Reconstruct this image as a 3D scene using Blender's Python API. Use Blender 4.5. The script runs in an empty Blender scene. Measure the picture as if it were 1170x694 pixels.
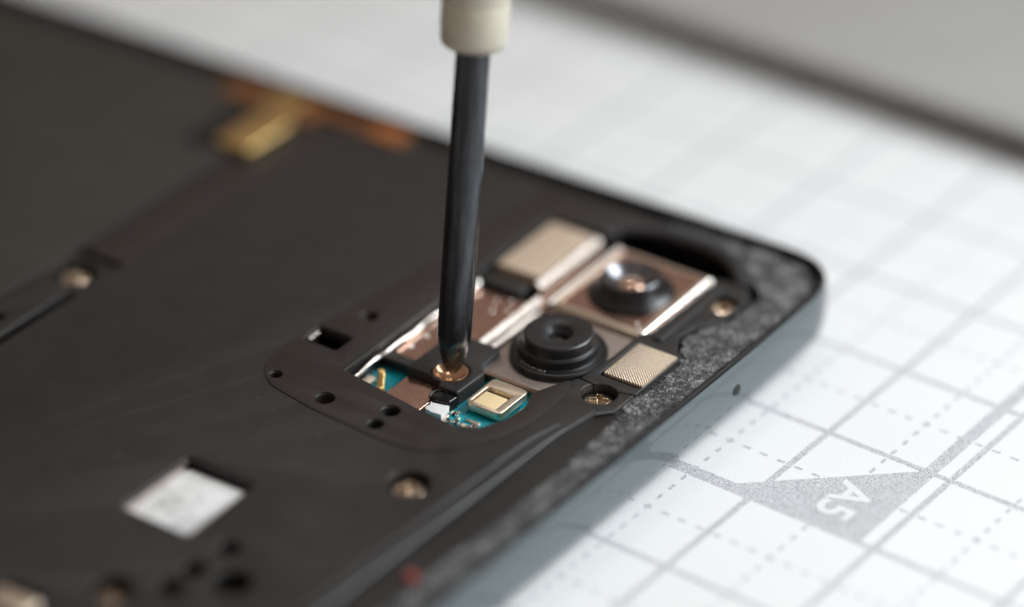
import bpy, bmesh, math, random
from mathutils import Vector, Matrix
random.seed(7)
S = 0.01                                   # one scene unit is 100 mm: all sizes below are in millimetres
C = bpy.context.scene.collection
PI = math.pi

# ------------------------------------------------------------------ materials
def mat(name, base=(.5, .5, .5), rough=.5, metal=0., spec=.5, coat=0.):
    m = bpy.data.materials.new(name); m.use_nodes = True
    b = m.node_tree.nodes['Principled BSDF']
    b.inputs['Base Color'].default_value = (*base, 1)
    b.inputs['Roughness'].default_value = rough
    b.inputs['Metallic'].default_value = metal
    b.inputs['Specular IOR Level'].default_value = spec
    b.inputs['Coat Weight'].default_value = coat
    return m

class NT:
    def __init__(s, m):
        s.t = m.node_tree; s.n = s.t.nodes; s.l = s.t.links
        s.b = s.n['Principled BSDF']; s.co = s.n.new('ShaderNodeTexCoord').outputs['Object']
    def link(s, v, sock):
        if hasattr(v, 'is_output'): s.l.new(v, sock)
        else: sock.default_value = v
    def math(s, op, a, b=0., clamp=False):
        n = s.n.new('ShaderNodeMath'); n.operation = op; n.use_clamp = clamp
        s.link(a, n.inputs[0]); s.link(b, n.inputs[1]); return n.outputs[0]
    def noise(s, scale, detail=3., rough=.55, vec=None, out=0):
        n = s.n.new('ShaderNodeTexNoise'); n.inputs['Scale'].default_value = scale
        n.inputs['Detail'].default_value = detail; n.inputs['Roughness'].default_value = rough
        s.l.new(vec or s.co, n.inputs['Vector']); return n.outputs[out]
    def voronoi(s, scale, vec=None):
        n = s.n.new('ShaderNodeTexVoronoi'); n.inputs['Scale'].default_value = scale
        s.l.new(vec or s.co, n.inputs['Vector']); return n.outputs[0]
    def scaled(s, v):
        n = s.n.new('ShaderNodeMapping'); n.inputs['Scale'].default_value = v
        s.l.new(s.co, n.inputs['Vector']); return n.outputs[0]
    def ramp(s, f, stops):
        n = s.n.new('ShaderNodeValToRGB'); e = n.color_ramp.elements
        while len(e) < len(stops): e.new(.5)
        for k, (p, c) in enumerate(stops):
            e[k].position = p; e[k].color = (*c, 1) if len(c) == 3 else c
        s.l.new(f, n.inputs[0]); return n.outputs[0]
    def mix(s, f, a, b):
        n = s.n.new('ShaderNodeMix'); n.data_type = 'RGBA'
        s.link(f, n.inputs[0]); s.link(a, n.inputs[6]); s.link(b, n.inputs[7]); return n.outputs[2]
    def bump(s, h, dist, strength=1.):
        n = s.n.new('ShaderNodeBump'); n.inputs['Strength'].default_value = strength
        n.inputs['Distance'].default_value = dist * S
        s.l.new(h, n.inputs['Height']); s.l.new(n.outputs[0], s.b.inputs['Normal'])
    def base(s, c): s.l.new(c, s.b.inputs['Base Color'])
    def rough(s, r): s.l.new(r, s.b.inputs['Roughness'])

def grained(m, c0, c1, r0, r1, scale=90, bump_scale=900, bump=.01):
    """two-tone mottling, uneven gloss and a fine moulded grain"""
    t = NT(m); f = t.noise(scale, 5, .6)
    t.base(t.ramp(f, [(.3, c0), (.7, c1)]))
    t.rough(t.ramp(t.noise(scale * .7, 4, .65), [(.3, (r0,) * 3), (.7, (r1,) * 3)]))
    if bump: t.bump(t.noise(bump_scale, 2), bump)
    return m

M = {}
M['plate'] = grained(mat('black_moulded_plastic'), (.0165, .0145, .0137), (.0235, .021, .020), .38, .55, 40, 1500, .012)
M['rib'] = grained(mat('pale_rib_plastic', spec=.6), (.020, .020, .021), (.034, .034, .036), .26, .4, 60, 1500, .012)  # slightly paler and glossier than the plate plastic
M['film'] = grained(mat('black_antenna_film'), (.018, .0138, .012), (.024, .0185, .0163), .35, .48, 40, 2000, .012)
M['battery'] = grained(mat('battery_wrap'), (.026, .023, .019), (.034, .030, .025), .42, .55, 20, 800, .01)
M['rim'] = grained(mat('black_rim', spec=.2), (.010, .009, .009), (.018, .017, .017), .40, .55, 200, 2500, .008)
M['bracket'] = grained(mat('black_bracket'), (.016, .015, .015), (.028, .026, .026), .38, .5, 120, 2600, .015)
M['gloss_black'] = grained(mat('gloss_black'), (.008, .008, .009), (.014, .013, .014), .16, .3, 200, 1200, .01)
M['dark'] = mat('dark_cavity_plastic', (.006, .006, .006), .6)
def dusty(m, scale, size, col):
    t = NT(m); v = t.voronoi(scale); src = t.b.inputs['Base Color'].links[0].from_socket
    k = t.math('LESS_THAN', t.math('ADD', v, t.math('MULTIPLY', t.noise(scale * .4, 2), .10)), size)
    t.base(t.mix(k, src, (*col, 1)))
dusty(M['plate'], 70, .085, (.16, .155, .15)); dusty(M['film'], 80, .085, (.15, .14, .135)); dusty(M['battery'], 60, .08, (.15, .145, .14)); dusty(M['bracket'], 120, .09, (.22, .21, .2))
M['lens_black'] = grained(mat('lens_barrel_black'), (.012, .012, .013), (.02, .02, .021), .26, .36, 300, 3000, .006)
M['frame'] = mat('grey_polished_frame', (.155, .182, .192), .09, 1.)
t = NT(M['frame']); t.rough(t.ramp(t.noise(60, 4), [(.3, (.07,) * 3), (.75, (.15,) * 3)]))
M['brown'] = mat('rosy_shield_metal', (.80, .53, .44), .16, 1.)
t = NT(M['brown']); t.base(t.ramp(t.noise(120, 4), [(.3, (.68, .44, .345)), (.7, (.78, .54, .44))]))
t.rough(t.ramp(t.noise(300, 3), [(.3, (.12,) * 3), (.7, (.24,) * 3)])); t.bump(t.noise(140, 2), .01)
M['silver'] = mat('nickel_silver', (.86, .81, .76), .22, 1.)
t = NT(M['silver']); t.rough(t.ramp(t.noise(250, 3), [(.3, (.16,) * 3), (.7, (.34,) * 3)])); t.bump(t.noise(200, 3), .02)
M['dull_silver'] = mat('dull_shield_metal', (.4, .35, .31), .46, 1.)
t = NT(M['dull_silver']); t.base(t.ramp(t.noise(200, 4), [(.3, (.27, .22, .195)), (.7, (.43, .385, .35))])); t.bump(t.noise(260, 3), .02)
M['grey_metal'] = mat('grey_module_metal', (.62, .56, .52), .34, 1.)
t = NT(M['grey_metal']); t.base(t.ramp(t.noise(80, 4), [(.3, (.52, .46, .43)), (.7, (.68, .61, .57))])); t.bump(t.noise(300, 3), .02)
M['gasket'] = grained(mat('gasket_rubber'), (.026, .026, .028), (.04, .04, .043), .25, .36, 100, 900, .015)
M['gold'] = mat('gold_plate', (.86, .60, .25), .3, 1.)
M['screw'] = mat('plated_screw', (.80, .62, .46), .13, 1.)
t = NT(M['screw']); t.base(t.ramp(t.noise(500, 3), [(.35, (.50, .39, .29)), (.65, (.80, .70, .58))])); t.bump(t.noise(400, 2), .006)
M['copper_screw'] = mat('copper_gold_screw', (.66, .43, .27), .2, 1.)
M['beige_metal'] = mat('beige_frame_metal', (.80, .68, .54), .30, .85)
t = NT(M['beige_metal']); t.base(t.ramp(t.noise(260, 4), [(.3, (.72, .59, .45)), (.7, (.86, .75, .62))])); t.bump(t.noise(600, 2), .012)
M['cream'] = mat('cream_emitter', (.86, .67, .38), .45)
M['white'] = grained(mat('white_label'), (.80, .80, .80), (.87, .87, .87), .45, .6, 200, 900, .006)
M['worn_label'] = mat('worn_white_label', (.8, .8, .8), .5)
t = NT(M['worn_label']); f = t.math('ADD', t.math('MULTIPLY', t.noise(110, 5, .7), .6), t.math('MULTIPLY', t.noise(28, 2), .4))
t.base(t.ramp(f, [(.36, (.42, .42, .42)), (.46, (.74, .74, .74)), (.54, (.87, .87, .87))])); t.bump(t.noise(150, 3), .02)
M['pcb'] = mat('teal_circuit_board', (.0, .22, .27), .3, 0, .5, .3)
t = NT(M['pcb']); t.base(t.ramp(t.voronoi(160), [(.2, (.0, .34, .42)), (.55, (.0, .42, .50)), (.8, (.0, .24, .30))])); t.bump(t.noise(500, 2), .02)
M['flex'] = mat('orange_flex', (.30, .10, .022), .35, 0, .5)
t = NT(M['flex']); t.base(t.ramp(t.noise(40, 3), [(.35, (.09, .03, .010)), (.65, (.23, .085, .02))]))
M['foam'] = grained(mat('tan_conductive_foam'), (.50, .38, .28), (.62, .48, .36), .5, .7, 300, 1800, .03)
M['red'] = mat('red_dot', (.32, .07, .06), .4)
M['steel'] = mat('black_oxide_steel', (.085, .09, .10), .28, 1.)
t = NT(M['steel']); v = t.scaled((1, 1, .12))
t.base(t.ramp(t.noise(160, 4, .6, v), [(.3, (.06, .062, .068)), (.7, (.13, .138, .15))]))
s_ = t.n.new('ShaderNodeSeparateXYZ'); t.l.new(t.co, s_.inputs[0]); src_ = t.b.inputs['Base Color'].links[0].from_socket
tip_glint = t.math('ADD', t.math('MULTIPLY', s_.outputs[2], -45), t.math('ADD', 1.0, t.math('MULTIPLY', t.math('SUBTRACT', t.noise(260, 4, .7), .5), 1.6)), True)
t.base(t.mix(tip_glint, src_, (.40, .33, .25, 1)))  # gold glints of the tip facets painted into the steel's colour
t.rough(t.ramp(t.noise(260, 4, .6, v), [(.3, (.2,) * 3), (.72, (.4,) * 3)])); t.bump(t.noise(500, 3, .6, v), .012)
M['ferrule'] = grained(mat('cream_ferrule', spec=.5), (.62, .58, .47), (.70, .66, .55), .28, .42, 60, 500, .01)
M['handle'] = mat('brown_handle', (.16, .075, .045), .35)
M['slab'] = grained(mat('grey_slab'), (.37, .365, .355), (.41, .405, .395), .42, .55, 12, 300, .01)
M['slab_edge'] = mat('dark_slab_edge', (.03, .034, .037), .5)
M['table'] = grained(mat('wood_table'), (.16, .11, .08), (.24, .17, .12), .4, .6, 8, 200, .02)

# woven conductive mesh
m = mat('woven_metal_mesh', (.7, .55, .4), .34, .8); M['mesh'] = m; t = NT(m)
sx = t.n.new('ShaderNodeSeparateXYZ'); t.l.new(t.co, sx.inputs[0])
k = 2 * PI / (.235 * S)
a = t.math('SINE', t.math('MULTIPLY', sx.outputs[0], k)); b = t.math('SINE', t.math('MULTIPLY', sx.outputs[1], k))
w = t.math('MULTIPLY', a, b)
h = t.math('ADD', t.math('MULTIPLY', w, .5), .5)
n = t.math('ADD', t.math('MULTIPLY', t.noise(500, 3), .5), t.math('MULTIPLY', h, .75))
t.base(t.ramp(n, [(.22, (.10, .07, .045)), (.5, (.55, .42, .31)), (.8, (.86, .72, .56))])); t.bump(h, .07)

# rubbery remains of the adhesive: black with pale crumbs
m = mat('adhesive_residue', (.1, .1, .1), .6); M['glue'] = m; t = NT(m)
f = t.math('ADD', t.math('MULTIPLY', t.noise(1050, 3, .6), .50), t.math('ADD', t.math('MULTIPLY', t.noise(330, 4, .65), .26), t.math('MULTIPLY', t.noise(75, 4, .6), .24)))
t.base(t.ramp(f, [(.43, (.008, .008, .009)), (.495, (.035, .035, .037)), (.545, (.19, .19, .195)), (.62, (.62, .61, .61))]))
t.rough(t.ramp(f, [(.4, (.35,) * 3), (.6, (.75,) * 3)])); t.bump(f, .22)

# the printed mat: 10 mm grid, dashed half lines, A5 outline with its corner mark
def mat_material():
    m = mat('printed_mat', (.84, .85, .85), .42); t = NT(m)
    s = t.n.new('ShaderNodeSeparateXYZ'); t.l.new(t.co, s.inputs[0])
    wob = t.math('MULTIPLY', t.math('SUBTRACT', t.noise(250, 3), .5), .10)
    X = t.math('ADD', t.math('DIVIDE', s.outputs[0], S), wob); Y = t.math('ADD', t.math('DIVIDE', s.outputs[1], S), wob)
    def near(v, at, half):     # 1 within half of the value
        return t.math('LESS_THAN', t.math('ABSOLUTE', t.math('SUBTRACT', v, at)), half)
    def rep(v, period, off, half):
        q = t.math('SUBTRACT', t.math('FLOORED_MODULO', t.math('ADD', v, period / 2 - off), period), period / 2)
        return t.math('LESS_THAN', t.math('ABSOLUTE', q), half)
    mx = lambda a, b: t.math('MAXIMUM', a, b)
    mul = lambda a, b: t.math('MULTIPLY', a, b)
    solid = mx(rep(X, 10, 0, .25), rep(Y, 10, 0, .25))
    dash = mx(mul(rep(X, 10, 5, .135), rep(Y, 10 / 7, 5, .33)), mul(rep(Y, 10, 5, .135), rep(X, 10 / 7, 5, .33)))
    bx = mul(near(X, 8.3, .5), t.math('GREATER_THAN', Y, -10)); by = mul(near(Y, -9.62, .52), t.math('LESS_THAN', X, 8.5))
    ink = mx(mx(solid, dash), mx(bx, by))
    tri = mul(mul(t.math('LESS_THAN', X, 8.8), t.math('GREATER_THAN', Y, -10.1)),
              t.math('LESS_THAN', t.math('SUBTRACT', Y, t.math('MULTIPLY', X, .945)), -7.55))
    tri = mul(tri, t.math('GREATER_THAN', X, -1.7))
    ink = mx(ink, tri)
    sp = t.noise(1250, 2, .6)
    inkc = t.ramp(sp, [(.36, (.24, .24, .26)), (.49, (.55, .555, .59)), (.59, (.79, .80, .82))])
    paper = t.ramp(t.noise(6, 3), [(.3, (.83, .845, .85)), (.7, (.86, .87, .87))])
    t.base(t.mix(ink, paper, inkc))
    t.bump(t.noise(900, 2, .55), .035, .9)
    return m
M['mat'] = mat_material()

# ------------------------------------------------------------------ mesh helpers
def link(name, me, m, parent=None, angle=35, label=None):
    for p in me.polygons: p.use_smooth = True
    me.set_sharp_from_angle(angle=math.radians(angle))
    o = bpy.data.objects.new(name, me); C.objects.link(o)
    if m: me.materials.clear(); me.materials.append(m)
    if parent: o.parent = parent
    if label: o['label'] = label
    return o

def from_bm(name, bm, m, parent=None, angle=35, label=None):
    bmesh.ops.recalc_face_normals(bm, faces=bm.faces)
    bmesh.ops.scale(bm, vec=(S, S, S), verts=bm.verts)
    me = bpy.data.meshes.new(name); bm.to_mesh(me); bm.free()
    return link(name, me, m, parent, angle, label)

def circle(x, y, r, n=32): return [(x + r * math.cos(2 * PI * i / n), y + r * math.sin(2 * PI * i / n)) for i in range(n)]
def rect(x0, x1, y0, y1): return [(x0, y0), (x1, y0), (x1, y1), (x0, y1)]
def rounded(poly, r, n=6):
    out = []; L = len(poly)
    rs = r if isinstance(r, (list, tuple)) else [r] * L
    for i in range(L):
        p = Vector(poly[i]); a = Vector(poly[i - 1]) - p; b = Vector(poly[(i + 1) % L]) - p
        q = min(rs[i], a.length * .48, b.length * .48)
        if q < 1e-4: out.append(tuple(p)); continue
        A = p + a.normalized() * q; B = p + b.normalized() * q
        for k in range(n + 1):
            u = k / n; v = A * (1 - u) ** 2 + p * 2 * u * (1 - u) + B * u * u; out.append((v.x, v.y))
    return out

def sheet_mesh(outer, holes, z0, z1, bev=0., res=2):
    """a flat plate with holes and rounded arrises, z0 (bottom) to z1 (top)"""
    cu = bpy.data.curves.new('c', 'CURVE'); cu.dimensions = '2D'; cu.fill_mode = 'BOTH'
    for pl in [outer] + list(holes):
        sp = cu.splines.new('POLY'); sp.points.add(len(pl) - 1); sp.use_cyclic_u = True
        for p, q in zip(sp.points, pl): p.co = (q[0], q[1], 0, 1)
    cu.extrude = (z1 - z0) / 2 - bev; cu.bevel_depth = bev; cu.bevel_resolution = res; cu.offset = -bev
    o = bpy.data.objects.new('c', cu); C.objects.link(o)
    dg = bpy.context.evaluated_depsgraph_get()
    me = bpy.data.meshes.new_from_object(o.evaluated_get(dg))
    bpy.data.objects.remove(o); bpy.data.curves.remove(cu)
    bm = bmesh.new(); bm.from_mesh(me); bpy.data.meshes.remove(me)
    bmesh.ops.remove_doubles(bm, verts=bm.verts, dist=1e-4)
    bmesh.ops.translate(bm, vec=(0, 0, (z0 + z1) / 2), verts=bm.verts)
    return bm
def sheet(name, outer, holes, z0, z1, bev, m, parent=None, label=None, angle=35):
    return from_bm(name, sheet_mesh(outer, holes, z0, z1, bev), m, parent, angle, label)

def lathe_bm(prof, c=(0, 0, 0), seg=64):
    bm = bmesh.new(); rings = []
    for r, z in prof:
        if r < 1e-6: rings.append([bm.verts.new((c[0], c[1], c[2] + z))])
        else: rings.append([bm.verts.new((c[0] + r * math.cos(2 * PI * i / seg), c[1] + r * math.sin(2 * PI * i / seg), c[2] + z)) for i in range(seg)])
    for A, B in zip(rings, rings[1:]):
        for i in range(seg):
            j = (i + 1) % seg
            if len(A) == 1: bm.faces.new((A[0], B[j], B[i]))
            elif len(B) == 1: bm.faces.new((A[i], A[j], B[0]))
            else: bm.faces.new((A[i], A[j], B[j], B[i]))
    return bm
def lathe(name, prof, c, m, parent=None, seg=64, label=None, angle=35):
    return from_bm(name, lathe_bm(prof, c, seg), m, parent, angle, label)

def tube_bm(path, r, seg=12, squash=1.):
    bm = bmesh.new(); P = [Vector(p) for p in path]; rings = []
    for i, p in enumerate(P):
        d = (P[min(i + 1, len(P) - 1)] - P[max(i - 1, 0)]).normalized()
        s = d.cross(Vector((0, 0, 1))).normalized(); u = s.cross(d)
        rr = r[i] if isinstance(r, (list, tuple)) else r
        rings.append([bm.verts.new(p + s * math.cos(2 * PI * k / seg) * rr + u * math.sin(2 * PI * k / seg) * rr * squash) for k in range(seg)])
    for A, B in zip(rings, rings[1:]):
        for k in range(seg): bm.faces.new((A[k], A[(k + 1) % seg], B[(k + 1) % seg], B[k]))
    bm.faces.new(rings[0]); bm.faces.new(rings[-1]); return bm
def spline(pts, n=8):
    out = []; P = [Vector(p) for p in pts]
    for i in range(len(P) - 1):
        a, b, c, d = P[max(i - 1, 0)], P[i], P[i + 1], P[min(i + 2, len(P) - 1)]
        for k in range(n):
            u = k / n
            out.append(.5 * ((2 * b) + (c - a) * u + (2 * a - 5 * b + 4 * c - d) * u * u + (3 * b - a - 3 * c + d) * u ** 3))
    out.append(P[-1]); return out

def empty(name, loc, label, cat, rz=0):
    o = bpy.data.objects.new(name, None); C.objects.link(o); o.empty_display_size = .05
    o.location = [v * S for v in loc]; o.rotation_euler = (0, 0, rz); o['label'] = label; o['category'] = cat
    return o

# ------------------------------------------------------------------ setting
bm = bmesh.new(); bmesh.ops.create_grid(bm, x_segments=1, y_segments=1, size=700)
bmesh.ops.translate(bm, vec=(0, 0, -2.6), verts=bm.verts)
o = from_bm('tabletop', bm, M['table']); o['kind'] = 'structure'

cut = empty('cutting_mat', (0, 0, -2.5), 'white cutting mat printed with a grey centimetre grid and dashed half lines, under the phone', 'cutting mat')
sh = sheet('mat_sheet', rounded(rect(-260, 160, -160, 150), 8), [], 0, 2.5, .2, M['mat'], cut)
sh.location.z = 0
# letters of the paper size, printed white in the corner triangle
fc = bpy.data.curves.new('letters', 'FONT'); fc.body = 'A5'; fc.size = 3.75; fc.offset = .085; fc.space_character = 1.02
fo = bpy.data.objects.new('letters', fc); C.objects.link(fo)
me = bpy.data.meshes.new_from_object(fo.evaluated_get(bpy.context.evaluated_depsgraph_get()))
bpy.data.objects.remove(fo)
bm = bmesh.new(); bm.from_mesh(me)
bmesh.ops.rotate(bm, cent=(0, 0, 0), matrix=Matrix.Rotation(-PI / 2, 3, 'Z'), verts=bm.verts)
bmesh.ops.translate(bm, vec=(4.2, -4.25, 2.5 + .02), verts=bm.verts)
M['letters'] = grained(mat('white_print'), (.82, .83, .84), (.86, .87, .87), .4, .5, 200, 650, .03)
letters = from_bm('lettering', bm, M['letters'], cut)

# grey slab lying on the far part of the mat
sl = empty('grey_slab', (0, 42.4, 0), 'large smooth grey slab with a dark lower edge lying on the mat beyond the phone', 'slab')
sheet('shade_band', rounded(rect(-205, 105, 0.25, 96), 4), [], .05, 1.5, .15, M['slab_edge'], sl)  # dark colour paints in the shade on the slab's lower front
sheet('top_panel', rounded(rect(-206, 106, 0, 97), 5), [], 1.55, 2.9, .45, M['slab'], sl)

# ------------------------------------------------------------------ the phone
ph = empty('opened_smartphone', (-6.3, 9.0, 0), 'black smartphone lying face down with its back cover removed, camera modules and screws exposed', 'smartphone', math.radians(2.5))
OUT = [(-150, -69.6), (-1.35, -69.6), (-.35, -8), (-.35, 2.45), (-150, 2.45)]
def ring(d):
    c = [(-150 - d, -69.6 - d), (-1.35 + d, -69.6 - d), (-.3 + d, -9), (-.3 + d, 2.45 + d), (-150 - d, 2.45 + d)]
    return rounded(c, [8 + d, 8 + d, 0, 4.6 + d, 8 + d], 10)
def loft(name, prof, m, parent, cap0=False, cap1=False, label=None):
    bm = bmesh.new(); rs = [[bm.verts.new((x, y, z)) for x, y in ring(d)] for d, z in prof]
    for A, B in zip(rs, rs[1:]):
        n = len(A)
        for i in range(n): bm.faces.new((A[i], A[(i + 1) % n], B[(i + 1) % n], B[i]))
    if cap0: bm.faces.new(rs[0])
    if cap1: bm.faces.new(rs[-1])
    return from_bm(name, bm, m, parent, 40, label)
prof = [(-3.2, .12), (-1.6, .2), (-.7, .42), (-.05, .8), (.3, 1.3), (.5, 1.9), (.6, 2.8), (.62, 3.8), (.58, 4.8), (.48, 5.42)]
fr = loft('frame', prof, M['frame'], ph, cap0=True)
loft('rim', [(.475, 5.425), (.42, 5.62), (.32, 5.72), (.2, 5.73), (.11, 5.66), (.08, 5.5), (.08, 4.5)], M['rim'], ph)
# microphone hole: a dark plug whose colour stands in for the shade inside
hb = lathe_bm([(0, .28), (.33, .28), (.36, .06), (.42, 0), (.42, -.6), (0, -.6)], seg=24)
bmesh.ops.rotate(hb, cent=(0, 0, 0), matrix=Matrix.Rotation(PI / 2, 3, 'Y'), verts=hb.verts)
bmesh.ops.scale(hb, vec=(1, 1.4, 1.3), verts=hb.verts)
bmesh.ops.translate(hb, vec=(.0, -12.6, 3.3), verts=hb.verts)
from_bm('microphone_hole', hb, M['dark'], fr)
sheet('chassis', rounded(rect(-148, -1.2, -68, 1.6), 4), [], .4, 2.9, 0, M['dark'], ph)
sheet('ledge', rounded([(-149, -68.6), (-1.35, -68.6), (-.3, -9), (-.3, 2.45), (-149, 2.45)], [7, 7, 0, 4.2, 7], 10),
      [[(-146, -66), (-8.2, -66), (-7.6, -48), (-7.2, -38), (-6.6, -30), (-5.2, -24), (-3.75, -21), (-3.6, -2.6), (-6.2, -.4), (-9, .75), (-146, .75)]], 3.6, 5.0, .05, M['plate'], ph)

# main cover plate
small = [circle(-25.8, -31.7, .45, 20), circle(-21.1, -32.2, .68, 24), circle(-16.4, -30.9, .66, 24), circle(-16.3, -32.8, .58, 24),
         circle(-25.0, -21.9, .62, 24), rounded(rect(-27.2, -24.2, -26.9, -24.9), .35)]
others = [circle(-10.3, -37.1, 1.45), circle(-15.5, -49.5, .75, 24), circle(-15.9, -52.6, .8, 24),
          circle(-15.9, -54.9, .85, 24), circle(-13.0, -52.3, 1.3), circle(-18.9, -57.2, 1.35),
          rounded(rect(-24.4, -18.6, -49.9, -42.9), .3), rounded(rect(-25.2, -21.6, -62.6, -60.2), .3)]
def arc(x, y, r, a0, a1, n=16): return [(x + r * math.cos(math.radians(a0 + (a1 - a0) * i / n)), y + r * math.sin(math.radians(a0 + (a1 - a0) * i / n))) for i in range(n + 1)]
bay = [(-3.7, -19.75)] + arc(-5.85, -20.95, 1.28, 42, -217, 28) + [(-8.15, -20.1), (-9.4, -23.6), (-8.8, -25.2), (-9.0, -27.2), (-9.9, -28.9), (-11.8, -29.75),
       (-15.0, -29.5), (-22.2, -28.45), (-22.2, -3.0), (-17.0, -2.4), (-16.4, -.6), (-14.6, .5)]
outer = [(-44.5, .9), (-44.5, -67.5), (-6.6, -67.5), (-6.2, -48), (-5.75, -36), (-5.3, -26.8), (-4.7, -23.3), (-3.7, -22.2)] + bay + [(-14.8, .9)]
plate = sheet('cover_plate', outer, small + others, 4.35, 5.3, .16, M['plate'], ph, angle=30)
# thin film over the top end of the plate, a slightly browner black
film = [(-25.3, .6), (-25.9, -14), (-27.0, -22), (-27.6, -26.6), (-27.6, -29.5), (-27.2, -31.4), (-25.6, -32.9), (-21.5, -33.7), (-13.5, -34.2), (-10.4, -33.0), (-8.6, -30.2), (-7.6, -27.0), (-7.6, -23.2),
        (-7.9, -21.6), (-8.45, -20.7), (-9.65, -23.6), (-9.05, -25.2), (-9.25, -27.2), (-10.1, -29.1), (-11.9, -30.0), (-15.05, -29.78), (-22.5, -28.68), (-22.5, -2.75), (-17.3, -2.1), (-16.7, -.4), (-15.2, .6)]
film = rounded(film, [.3] + [2.0] * 11 + [.4] * (len(film) - 12), 4)
sheet('antenna_film', film, [circle(-25.8, -31.7, .5, 20), circle(-21.1, -32.2, .74, 24), circle(-16.4, -30.9, .72, 24), circle(-16.3, -32.8, .64, 24),
      circle(-25.0, -21.9, .68, 24), rounded(rect(-27.27, -24.13, -26.97, -24.83), .35)], 5.303, 5.36, .018, M['film'], plate)
# metal seen at the bottom of the small holes
for x, y, r, z, mm in ((-25.8, -31.6, .7, 4.3, 'brown'), (-21.1, -32.1, .9, 4.3, 'brown'), (-25.0, -21.9, .9, 4.75, 'brown')):
    lathe('contact_pad', [(0, .1), (r * .8, .1), (r, 0), (r, -.6), (0, -.6)], (x, y, z), M[mm], plate, 24)
sheet('spring_contact', rounded(rect(-27.15, -26.95, -26.4, -25.2), .06), [], 3.6, 5.1, .04, M['silver'], plate)

# raised rib along the plate's outer edge
rib = spline([(-5.0, -22.9, 5.24), (-5.45, -26.2, 5.24), (-5.75, -31, 5.22), (-5.98, -36.2, 5.22), (-6.3, -42.6, 5.22), (-6.55, -50, 5.22), (-6.8, -66, 5.22)], 8)
from_bm('edge_rib', tube_bm(rib, [.16] * 7 + [.16 + .012 * min(k, 16) for k in range(len(rib) - 7)], 14, .55), M['rib'], plate, 60)
rib2 = spline([(-6.1, -25.6, 5.26), (-6.8, -28.9, 5.27), (-7.05, -34.4, 5.27), (-7.4, -42, 5.26), (-7.7, -52, 5.26)], 8)
from_bm('edge_rib', tube_bm(rib2, .26, 14, .32), M['rib'], plate, 60)

# battery side of the phone, beyond the seam
battery = sheet('battery', rounded(rect(-138, -49.0, -64, .6), 1.2), [], 3, 5.22, .06, M['battery'], ph)
sheet('seam_strip', rounded([(-48.6, -67), (-45.4, -67), (-45.4, -31.2), (-46.2, -30.7), (-48.6, -30.9)], .3), [circle(-47.2, -36.9, .5, 20)], 4.3, 5.25, .12, M['plate'], ph)
sheet('recess_floor', rounded([(-48.85, -26.0), (-44.65, -26.0), (-44.65, .7), (-48.85, .7)], .8), [], 3.4, 5.05, .06, M['film'], ph)
sheet('tab_shade', rounded(rect(-53.2, -50.5, -9, -2), .5), [], 5.1, 5.3, .05, M['rim'], battery)  # dark patch painting in the shade of the pocket beside the tab
sheet('seat_floor', [(-49.2, -30.8), (-44.6, -30.8), (-44.6, -26.2), (-49.2, -26.2)], [circle(-47.2, -28.6, 1.6)], 3.4, 4.75, .1, M['plate'], ph)

# gold spring tab and orange flex on the far long edge
gt = sheet('gold_tab', rounded(rect(-50.6, -47.2, -8.2, -2.4), .5), [], 5.25, 5.75, .15, M['gold'], ph)
fx = sheet('flex_cable', rounded([(-56.2, -1.2), (-50.8, -1.8), (-46.5, -1.6), (-46.3, .2), (-41.2, -.6), (-38.4, -.6), (-38.0, 1.6), (-56.4, 1.7)], .5), [], 5.2, 5.42, .06, M['flex'], ph)
gp = sheet('gold_pad', rounded(rect(-51.6, -48.6, -1.6, 1.4), .3), [], 5.43, 5.52, .03, M['gold'], fx)
sheet('copper_end', rounded(rect(-41.6, -38.6, -.4, 1.6), .3), [], 5.43, 5.50, .02, mat('copper_orange', (.34, .115, .03), .4), fx)

# ---- circuit board and what stands on it
pcb = sheet('circuit_board', rounded([(-22.6, -30.5), (-8.2, -30.5), (-8.2, -22.3), (-15.6, -19.0), (-22.6, -19.0)], .1), [], 3.0, 3.8, .02, M['pcb'], ph)
# rail: wavy bright wall down the left side of the opening
rail = []; rr = []
for i in range(121):
    y = -28.2 + 15.4 * i / 120
    rail.append((-21.85 + .05 * math.sin(y * 1.1), y, 4.62 + .05 * math.sin(y * 1.9 + .4)))
    rr.append(.17 + .06 * math.sin(y * 1.45 + .6) + .015 * math.sin(y * 3.7))
from_bm('shield_rail', tube_bm(rail, rr, 16, 1.), M['silver'], pcb, 80)
sheet('shield_wall', rect(-22.2, -21.75, -28.3, -12.9), [], 3.4, 4.5, .04, M['gloss_black'], pcb)

shield = sheet('shield_can', rounded([(-21.55, -23.6), (-16.95, -23.6), (-16.95, -12.75), (-21.55, -12.75)], .25), [], 3.4, 4.45, .08, M['brown'], pcb)
for x, y in ((-20.9, -20.6), (-20.9, -18.2), (-20.95, -22.4), (-19.6, -13.9), (-18.6, -13.3), (-19.0, -15.2), (-18.1, -14.5), (-20.9, -15.6)):
    lathe('solder_dot', [(0, .1), (.09, .085), (.16, .03), (.18, -.02)], (x, y, 4.45), M['silver'], shield, 16)
def strip(name, x0, x1, y0, y1, z0, z1, ch, m, parent):
    """a bar whose right upper arris is cut to a slope"""
    bm = bmesh.new()
    pr = [(x0, z0), (x1, z0), (x1, z1 - ch), (x1 - ch * .25, z1 - ch * .62), (x1 - ch, z1), (x0, z1)]
    A = [bm.verts.new((x, y0, z)) for x, z in pr]; B = [bm.verts.new((x, y1, z)) for x, z in pr]; n = len(pr)
    for i in range(n): bm.faces.new((A[i], A[(i + 1) % n], B[(i + 1) % n], B[i]))
    bm.faces.new(A); bm.faces.new(B)
    return from_bm(name, bm, m, parent, 20)
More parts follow.
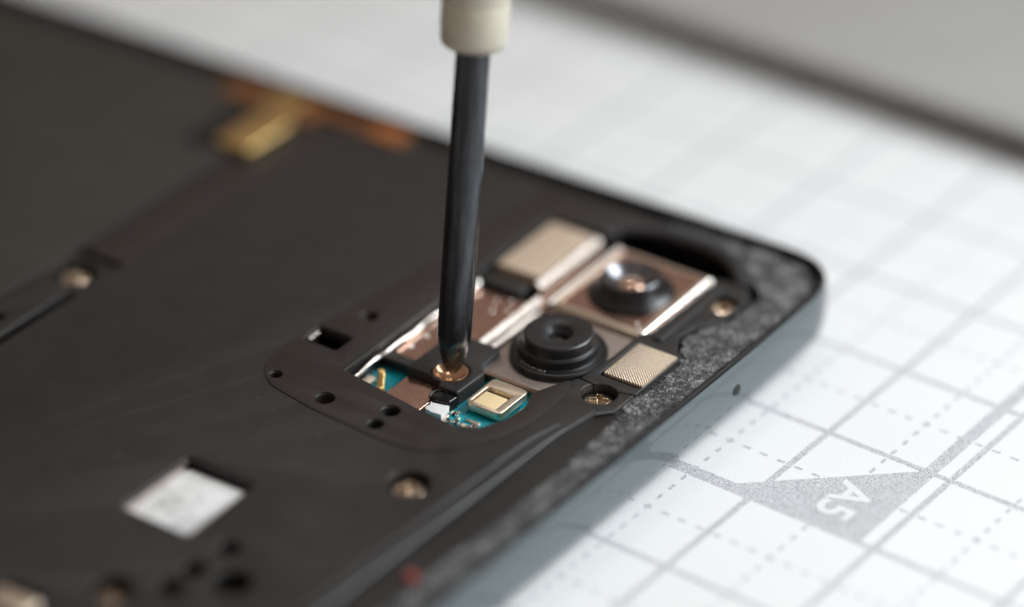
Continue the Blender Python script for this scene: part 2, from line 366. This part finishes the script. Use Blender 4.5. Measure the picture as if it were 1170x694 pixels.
strip('shield_edge', -17.2, -16.72, -19.4, -12.0, 3.4, 4.75, .38, M['dull_silver'], shield)
strip('shield_edge', -16.6, -16.2, -19.5, -12.7, 3.4, 4.35, .22, M['dull_silver'], shield)
foam = sheet('foam_pad', rounded(rect(-21.7, -17.95, -10.8, -3.5), .25), [], 4.4, 5.45, .16, M['foam'], ph)
strip('foil_edge', -17.9, -17.25, -11.4, -3.4, 3.4, 5.35, .45, M['dull_silver'], foam)
sheet('pad_frame', rounded(rect(-22.0, -18.2, -12.7, -11.2), .3), [], 3.6, 4.95, .15, M['bracket'], pcb)
sheet('flex_floor', rect(-17.05, -15.5, -12.6, -3.0), [], 3.4, 4.2, .03, M['brown'], pcb)

# bracket under the screwdriver
brk = sheet('screw_bracket', rounded([(-19.25, -25.3), (-16.4, -25.3), (-15.9, -26.0), (-14.3, -26.0), (-14.2, -22.8), (-14.9, -22.2), (-14.9, -19.6), (-19.25, -19.6)], [.1, .2, .2, .2, .3, .3, .7, .2]), [circle(-16.3, -24.0, 1.36)], 3.5, 4.95, .13, M['bracket'], pcb)
sheet('bracket_arm', rounded(rect(-21.75, -19.2, -24.75, -23.75), .15), [], 3.4, 4.6, .1, M['bracket'], brk)
sheet('bracket_step', rounded([(-15.95, -27.15), (-14.3, -26.95), (-14.2, -26.05), (-15.85, -26.05)], .15), [], 3.4, 4.7, .16, M['gloss_black'], brk)
bm = tube_bm(spline([(-15.9, -27.1, 4.6), (-15.98, -26.6, 4.7), (-15.6, -26.0, 4.72), (-15.0, -26.15, 4.7)], 5), .09, 8)
from_bm('glue_bead', bm, M['gloss_black'], brk, 80)
sheet('white_sticker', [(-15.7, -27.2), (-15.5, -27.28), (-14.3, -26.98), (-14.1, -28.2), (-14.9, -28.3), (-15.5, -28.15), (-15.62, -27.9), (-15.5, -27.6)], [], 3.85, 4.4, .03, M['white'], brk)
sheet('contact_plate', rounded(rect(-19.0, -15.75, -28.7, -25.35), .12), [], 3.4, 4.35, .05, M['brown'], pcb)
sp = spline([(-21.0, -25.7, 4.25), (-20.9, -26.0, 4.42), (-20.6, -26.4, 4.3), (-20.3, -26.9, 3.9), (-20.0, -27.3, 3.75), (-19.5, -27.6, 3.9)], 5)
bm = tube_bm(sp, .26, 12, .35); from_bm('gold_spring', bm, M['gold'], pcb, 50)
sheet('chip', rounded(rect(-21.6, -20.9, -28.0, -26.6), .05), [], 3.8, 4.15, .04, M['beige_metal'], pcb)

# flash module
fl = sheet('flash_module', rounded(rect(-13.6, -10.6, -26.15, -22.55), .5), [rounded(rect(-13.3, -11.2, -25.8, -23.7), .15)], 3.95, 4.6, .07, M['beige_metal'], pcb)
sheet('emitter', rounded(rect(-13.15, -11.3, -25.78, -24.15), .06), [], 3.8, 4.52, .04, M['cream'], fl)
sheet('window_floor', rect(-13.4, -11.2, -25.8, -23.7), [], 3.82, 3.98, .0, M['dark'], fl)
for x, y, w_, h_ in ((-13.75, -26.75, .34, .3), (-13.3, -27.3, .26, .3), (-12.2, -27.1, 1.15, .28), (-14.1, -27.6, .2, .5), (-13.2, -28.3, .5, .2), (-11.9, -28.0, .3, .25)):
    sheet('solder_pad', rounded(rect(x - w_ / 2, x + w_ / 2, y - h_ / 2, y + h_ / 2), .06), [], 3.8, 3.95, .04, M['beige_metal'], pcb)

for i in range(12):
    x, y = random.uniform(-14.0, -10.2), random.uniform(-29.4, -26.6); w_, h_ = random.choice([(.22, .12), (.12, .22), (.3, .16), (.16, .16)])
    if abs(x + 12.2) < .8 and abs(y + 27.1) < .35: continue
    c_ = sheet('chip_resistor', rect(x - w_, x + w_, y - h_, y + h_), [], 3.8, 4.0, .03, M['gloss_black'] if i % 3 else M['cream'], pcb)
    a_, b_ = ((w_ * .35, h_ + .015) if w_ > h_ else (w_ + .015, h_ * .35))
    for q in (-1, 1):
        px_, py_ = (x + q * (w_ - a_ + .02), y) if w_ > h_ else (x, y + q * (h_ - b_ + .02))
        sheet('end_cap', rect(px_ - a_, px_ + a_, py_ - b_, py_ + b_), [], 3.79, 4.015, .02, M['silver'], c_)
# cross-head screws
def plus(r, w, n=2): return rounded([(w, r), (-w, r), (-w, w), (-r, w), (-r, -w), (-w, -w), (-w, -r), (w, -r), (w, -w), (r, -w), (r, w), (w, w)], [.06] * 12, 2)
def screw_bm(r=1.22):
    bm = bmesh.new()
    seg = 48; rec = plus(r * .55, r * .14)
    import mathutils
    # domed head: concentric rings, the recess as a sunk cross
    prof_ = [(r, -.45), (r, .02), (r * .97, .12), (r * .88, .21), (r * .74, .28), (r * .6, .32)]
    b2 = lathe_bm(prof_, seg=seg); me = bpy.data.meshes.new('t'); b2.to_mesh(me); bm.from_mesh(me); b2.free(); bpy.data.meshes.remove(me)
    b3 = sheet_mesh(circle(0, 0, r * .6, seg), [rec], .02, .32, .03, 1)
    me = bpy.data.meshes.new('t'); b3.to_mesh(me); bm.from_mesh(me); b3.free(); bpy.data.meshes.remove(me)
    b4 = lathe_bm([(0, -.12), (r * .62, .01)], seg=24)
    me = bpy.data.meshes.new('t'); b4.to_mesh(me); bm.from_mesh(me); b4.free(); bpy.data.meshes.remove(me)
    return bm
lathe('screw', [(1.3, -.5), (1.3, .14), (1.26, .22), (1.18, .25), (1.08, .20), (.95, .06), (.7, -.12), (.3, -.2), (0, -.22)], (-16.3, -24.0, 4.68), M['copper_screw'], ph, 48)
s0 = None
for x, y, z, a, tilt in ((-5.85, -20.95, 4.45, .5, 0), (-4.95, -6.2, 4.78, .9, 0), (-10.3, -37.1, 4.6, .3, 0), (-47.2, -28.6, 4.15, .1, 0), (-18.9, -57.2, 4.3, .4, 0), (-13.0, -52.3, 3.2, .4, 0)):
    if s0 is None: o = s0 = from_bm('screw', screw_bm(), M['screw'], ph, 50)
    else: o = s0.copy(); C.objects.link(o)
    o.location = (x * S, y * S, z * S); o.rotation_euler = (0, 0, a)
    # threaded boss below each head
    lathe('screw_boss', [(1.2, -.5), (1.3, -.5), (1.3, -1.2), (0, -1.2)], (x, y, z), M['gold'], ph, 32)

# rear cameras
far = sheet('far_camera', rounded(rect(-15.45, -7.55, -12.4, -3.3), .15), [], 3.4, 4.95, .05, M['brown'], ph)
strip('housing_edge', -8.0, -7.28, -12.42, -3.28, 3.5, 5.02, .55, M['silver'], far)
strip('housing_edge', -16.2, -15.5, -12.4, -3.0, 3.5, 4.9, .4, M['dull_silver'], far)
sheet('housing_lip', rect(-15.4, -8.02, -12.62, -12.40), [], 3.5, 4.92, .08, M['beige_metal'], far)
sheet('housing_rim', rect(-15.5, -7.9, -12.42, -3.28), [rect(-15.2, -8.25, -12.05, -3.6)], 4.7, 5.0, .03, M['beige_metal'], far)
cx, cy = -11.65, -8.05
lathe('lens_barrel', [(3.25, 0), (3.22, .2), (3.0, .42), (2.75, .55), (2.6, .75), (2.4, 1.1), (2.28, 1.32), (2.15, 1.4), (2.05, 1.38), (1.25, .75), (1.15, .6)], (cx, cy, 4.96), M['gloss_black'], far, 64, angle=25)
lathe('lens_ring', [(2.06, 1.32), (2.0, 1.37), (1.6, 1.1), (1.25, .8), (1.05, .74), (1.0, .6)], (cx, cy, 4.99), mat('lens_ring_steel', (.22, .225, .245), .24, 1.), far, 64, angle=50)
lathe('lens_glass', [(1.1, .62), (.9, .8), (.5, .94), (.2, .99), (0, 1.0)], (cx, cy, 4.98), mat('amber_lens', (.60, .40, .31), .08, .8), far, 48, angle=80)
for x, y in ((-8.5, -11.9), (-9.0, -11.4)):
    lathe('weld_dot', [(0, .06), (.1, .05), (.16, 0)], (x, y, 4.95), M['silver'], far, 16)

near = sheet('near_camera', rounded(rect(-15.5, -8.0, -22.1, -12.75), .15), [], 3.4, 4.55, .10, M['grey_metal'], ph)
strip('housing_edge', -15.55, -9.9, -22.3, -22.1, 3.4, 4.5, .08, M['brown'], near)
cx, cy = -11.6, -17.5
lathe('lens_barrel', [(3.55, 0), (3.55, .35), (3.48, .46), (3.36, .48), (3.22, .40), (2.95, .40), (2.88, .5), (2.86, 1.05), (2.8, 1.15), (2.62, 1.25), (2.58, 1.6), (2.50, 1.9), (2.38, 2.0), (2.25, 2.02),
      (1.55, 1.98), (1.25, 1.93), (1.05, 1.84), (.82, 1.5), (.72, 1.45), (.62, 1.2), (.6, 1.1)], (cx, cy, 4.56), M['lens_black'], near, 72, angle=25)
lathe('lens_glass', [(.63, 1.05), (.4, 1.22), (.2, 1.28), (0, 1.3)], (cx, cy, 4.56), mat('dark_lens', (.05, .035, .03), .05, 0, .8), near, 40, angle=80)
bm = bmesh.new()
for k in range(9):
    a = -PI / 2 - .42 + k * .085 + random.uniform(-.01, .01)
    bmesh.ops.create_icosphere(bm, subdivisions=1, radius=random.uniform(.05, .10), matrix=Matrix.Translation((cx + 3.0 * math.cos(a), cy + 3.0 * math.sin(a), 4.98)))
from_bm('glue_trace', bm, M['silver'], near, 80)

# black bracket beside the cameras, with its mesh pad and screw seat
bpoly = [(-7.15, -3.2), (-7.15, -12.2), (-7.75, -12.75), (-7.75, -16.4), (-8.05, -19.98)] + arc(-5.85, -20.95, 1.28, 140, 46, 10) + [(-3.72, -19.62), (-3.7, -19.1), (-3.6, -13.7), (-4.35, -13.2), (-5.25, -11.6), (-4.9, -9.7), (-3.9, -8.2), (-3.7, -4.4), (-4.6, -3.2)]
cb = sheet('camera_bracket', bpoly, [circle(-4.95, -6.2, 1.3), rounded(rect(-7.25, -3.95, -18.85, -13.95), .35)], 3.6, 5.25, .1, M['bracket'], ph)
pad = sheet('mesh_pad', rounded(rect(-7.05, -3.75, -18.7, -14.05), .18), [], 4.2, 5.42, .12, M['mesh'], ph)
sheet('bracket_bar', rounded(rect(-6.75, -5.9, -12.9, -4.2), .15), [], 5.1, 5.42, .1, M['bracket'], cb)
# moulded gasket arching round the far corner of the camera bay
gas = spline([(-17.9, -2.4, 4.9), (-16.8, -.9, 5.1), (-14.2, .05, 5.2), (-11.0, .3, 5.2), (-8.4, -.2, 5.2), (-6.4, -1.5, 5.1), (-5.0, -3.1, 4.9)], 8)
from_bm('gasket', tube_bm(gas, .68, 16, .75), M['gasket'], ph, 80)

# ---- adhesive remains: crumbly sheet on the ledge
def glue(name, poly, z, amp, step, parent):
    from mathutils import noise
    xs = [p[0] for p in poly]; ys = [p[1] for p in poly]
    def inside(x, y):
        r = False; j = len(poly) - 1
        for i in range(len(poly)):
            xi, yi = poly[i]; xj, yj = poly[j]
            if (yi > y) != (yj > y) and x < (xj - xi) * (y - yi) / (yj - yi) + xi: r = not r
            j = i
        return r
    bm = bmesh.new(); V = {}
    nx = int((max(xs) - min(xs)) / step) + 1; ny = int((max(ys) - min(ys)) / step) + 1
    def vert(i, j):
        if (i, j) not in V:
            x = min(xs) + i * step; y = min(ys) + j * step
            h = noise.noise((x * 2.6, y * 2.6, 0)) * .5 + noise.noise((x * 6, y * 6, 3)) * .5 + noise.noise((x * .5, y * .5, 9)) * .4
            jx = noise.noise((x * 4, y * 4, 20)) * step * .6; jy = noise.noise((x * 4, y * 4, 40)) * step * .6
            V[(i, j)] = bm.verts.new((x + jx, y + jy, z + amp * h))
        return V[(i, j)]
    for i in range(nx):
        for j in range(ny):
            x = min(xs) + (i + .5) * step; y = min(ys) + (j + .5) * step
            w = noise.noise((x * 1.6, y * 1.6, 5)) * .22
            if inside(x + w, y + w): bm.faces.new((vert(i, j), vert(i + 1, j), vert(i + 1, j + 1), vert(i, j + 1)))
    ed = [e for e in bm.edges if len(e.link_faces) == 1]
    r = bmesh.ops.extrude_edge_only(bm, edges=ed)
    for v in [q for q in r['geom'] if isinstance(q, bmesh.types.BMVert)]: v.co.z = z - .2
    return from_bm(name, bm, M['glue'], parent, 70)
gpoly = [(-14.5, 1.75), (-14, 1.25), (-9, .95), (-7.2, .3), (-5.6, -1.3), (-4.0, -2.7), (-3.1, -4.2), (-3.4, -7.6), (-4.4, -9.3), (-4.9, -11.6), (-4.1, -13.0), (-3.35, -14.2), (-3.3, -19.3), (-4.0, -20.3), (-3.3, -22.2), (-2.95, -29), (-2.9, -36), (-3.3, -42), (-3.5, -48), (-3.6, -67),
         (-1.6, -67), (-.55, -9), (-.55, -1.6), (-1.4, .9), (-3.2, 2.1), (-9, 2.1)]
glue('adhesive_residue', gpoly, 5.10, .10, .16, ph)
lathe('red_dot', [(0, .3), (.4, .28), (.5, 0)], (-3.95, -45.3, 5.1), M['red'], ph, 20)

# label in its window, and small fittings towards the near edge
lab = sheet('label', rounded(rect(-24.2, -18.7, -49.8, -43.2), .5), [], 4.1, 4.5, .04, M['worn_label'], ph)
sheet('label_edge', rect(-24.36, -24.22, -49.7, -43.0), [], 4.3, 5.0, .0, M['grey_metal'], lab)
sheet('edge_contact', rounded(rect(-25.1, -21.7, -62.4, -60.4), .3), [], 4.4, 5.1, .25, M['beige_metal'], ph)

# ------------------------------------------------------------------ screwdriver
tip = Vector((-21.5, -15.62, 4.75)); axis = Vector((-.054, .193, .98)).normalized()
sd = empty('screwdriver', tuple(tip), 'precision screwdriver with dark steel shaft and cream collar, its tip standing in a screw', 'screwdriver')
sd.rotation_mode = 'QUATERNION'; sd.rotation_quaternion = Vector((0, 0, 1)).rotation_difference(axis)
bm = bmesh.new(); seg = 64; rings = []
R0 = 1.21
pr = [(0, .26, .30), (.12, .36, .36), (.4, .57, .5), (.75, .74, .5), (1.1, .87, .46), (1.45, .98, .36), (1.85, 1.08, .22), (2.25, 1.14, .08), (2.6, 1.19, .02), (2.9, R0, 0), (4, R0, 0), (8, R0, 0), (14, R0 * .99, 0), (20, R0 * .98, 0), (26, R0 * .97, 0)]
for z, r, fl_ in pr:
    ringv = []
    for i in range(seg):
        a = 2 * PI * i / seg; q = abs(math.sin(2 * (a - .35)))
        rad = r * (1 - fl_ * q ** 1.2)
        ringv.append(bm.verts.new((rad * math.cos(a), rad * math.sin(a), z)))
    rings.append(ringv)
for A, B in zip(rings, rings[1:]):
    for i in range(seg): bm.faces.new((A[i], A[(i + 1) % seg], B[(i + 1) % seg], B[i]))
bm.faces.new(rings[0]); bm.faces.new(rings[-1])
from_bm('shaft', bm, M['steel'], sd, 30)
fe = lathe('ferrule', [(1.15, 23.8), (1.9, 23.85), (2.15, 24.05), (2.3, 24.4), (2.32, 26.9), (2.27, 27.0), (2.27, 27.2), (2.32, 27.3), (2.32, 36), (1.0, 36)], (0, 0, 0), M['ferrule'], sd, 64)
lathe('handle', [(2.0, 36), (3.0, 36.5), (3.4, 38), (3.5, 46), (3.2, 60), (3.5, 80), (3.3, 98), (2.2, 101), (0, 101.5)], (0, 0, 0), M['handle'], sd, 48)
bm = bmesh.new()
A = [];
for i in range(7):
    a = math.radians(196 + i * 4.0)
    A.append((bm.verts.new((2.345 * math.cos(a), 2.345 * math.sin(a), 25.1)), bm.verts.new((2.345 * math.cos(a), 2.345 * math.sin(a), 35.8))))
for p, q in zip(A, A[1:]): bm.faces.new((p[0], q[0], q[1], p[1]))
bmesh.ops.solidify(bm, geom=bm.faces[:], thickness=.03)
from_bm('brown_reflection', bm, M['handle'], fe, 60)  # brown strip standing in for a warm reflection on the ferrule's side

# ------------------------------------------------------------------ light
W = bpy.data.worlds.new('World'); bpy.context.scene.world = W; W.use_nodes = True
W.node_tree.nodes['Background'].inputs[0].default_value = (.24, .196, .174, 1)
W.node_tree.nodes['Background'].inputs[1].default_value = 1.0
def area(name, loc, target, size, power, col):
    l = bpy.data.lights.new(name, 'AREA'); l.shape = 'RECTANGLE'; l.size, l.size_y = size[0] * S, size[1] * S
    l.energy = power; l.color = col
    o = bpy.data.objects.new(name, l); C.objects.link(o); o.location = [v * S for v in loc]
    o.rotation_euler = (Vector(target) - Vector(loc)).to_track_quat('-Z', 'Y').to_euler(); return o
k = area('window_light', (125, 82, 140), (15, -28, 0), (250, 120), 19.6, (.90, .97, 1.0)); k.data.spread = math.radians(78)
area('lamp', (-112, 105, 250), (-10, -25, 0), (12, 12), 3.0, (1.0, .95, .88))
area('lamp', (-82, 128, 250), (-10, -25, 0), (12, 12), 3.0, (1.0, .95, .88))

# ------------------------------------------------------------------ camera
cd = bpy.data.cameras.new('camera'); cam = bpy.data.objects.new('camera', cd); C.objects.link(cam)
Rw = Matrix(((0.79395103, 0.6079403, -0.00709601), (0.31432621, -0.42043486, -0.85113663), (-0.52042367, 0.67353034, -0.52489626)))
mw = Matrix.Identity(4)
for i in range(3):
    mw[i][0] = Rw[0][i]; mw[i][1] = -Rw[1][i]; mw[i][2] = -Rw[2][i]
mw.translation = Vector((99.66166719, -165.46103863, 129.25502513)) * S
cam.matrix_world = mw
cd.sensor_width = 36; cd.lens = 3734.25 / 1170 * 36
cd.clip_start = .01; cd.clip_end = 100
cd.dof.use_dof = True; cd.dof.focus_distance = 2.27; cd.dof.aperture_fstop = cd.lens * 1e-3 / .16; cd.dof.aperture_blades = 0
sc = bpy.context.scene; sc.camera = cam
sc.view_settings.view_transform = 'Standard'; sc.view_settings.look = 'None'
sc.view_settings.exposure = 0; sc.view_settings.gamma = 1
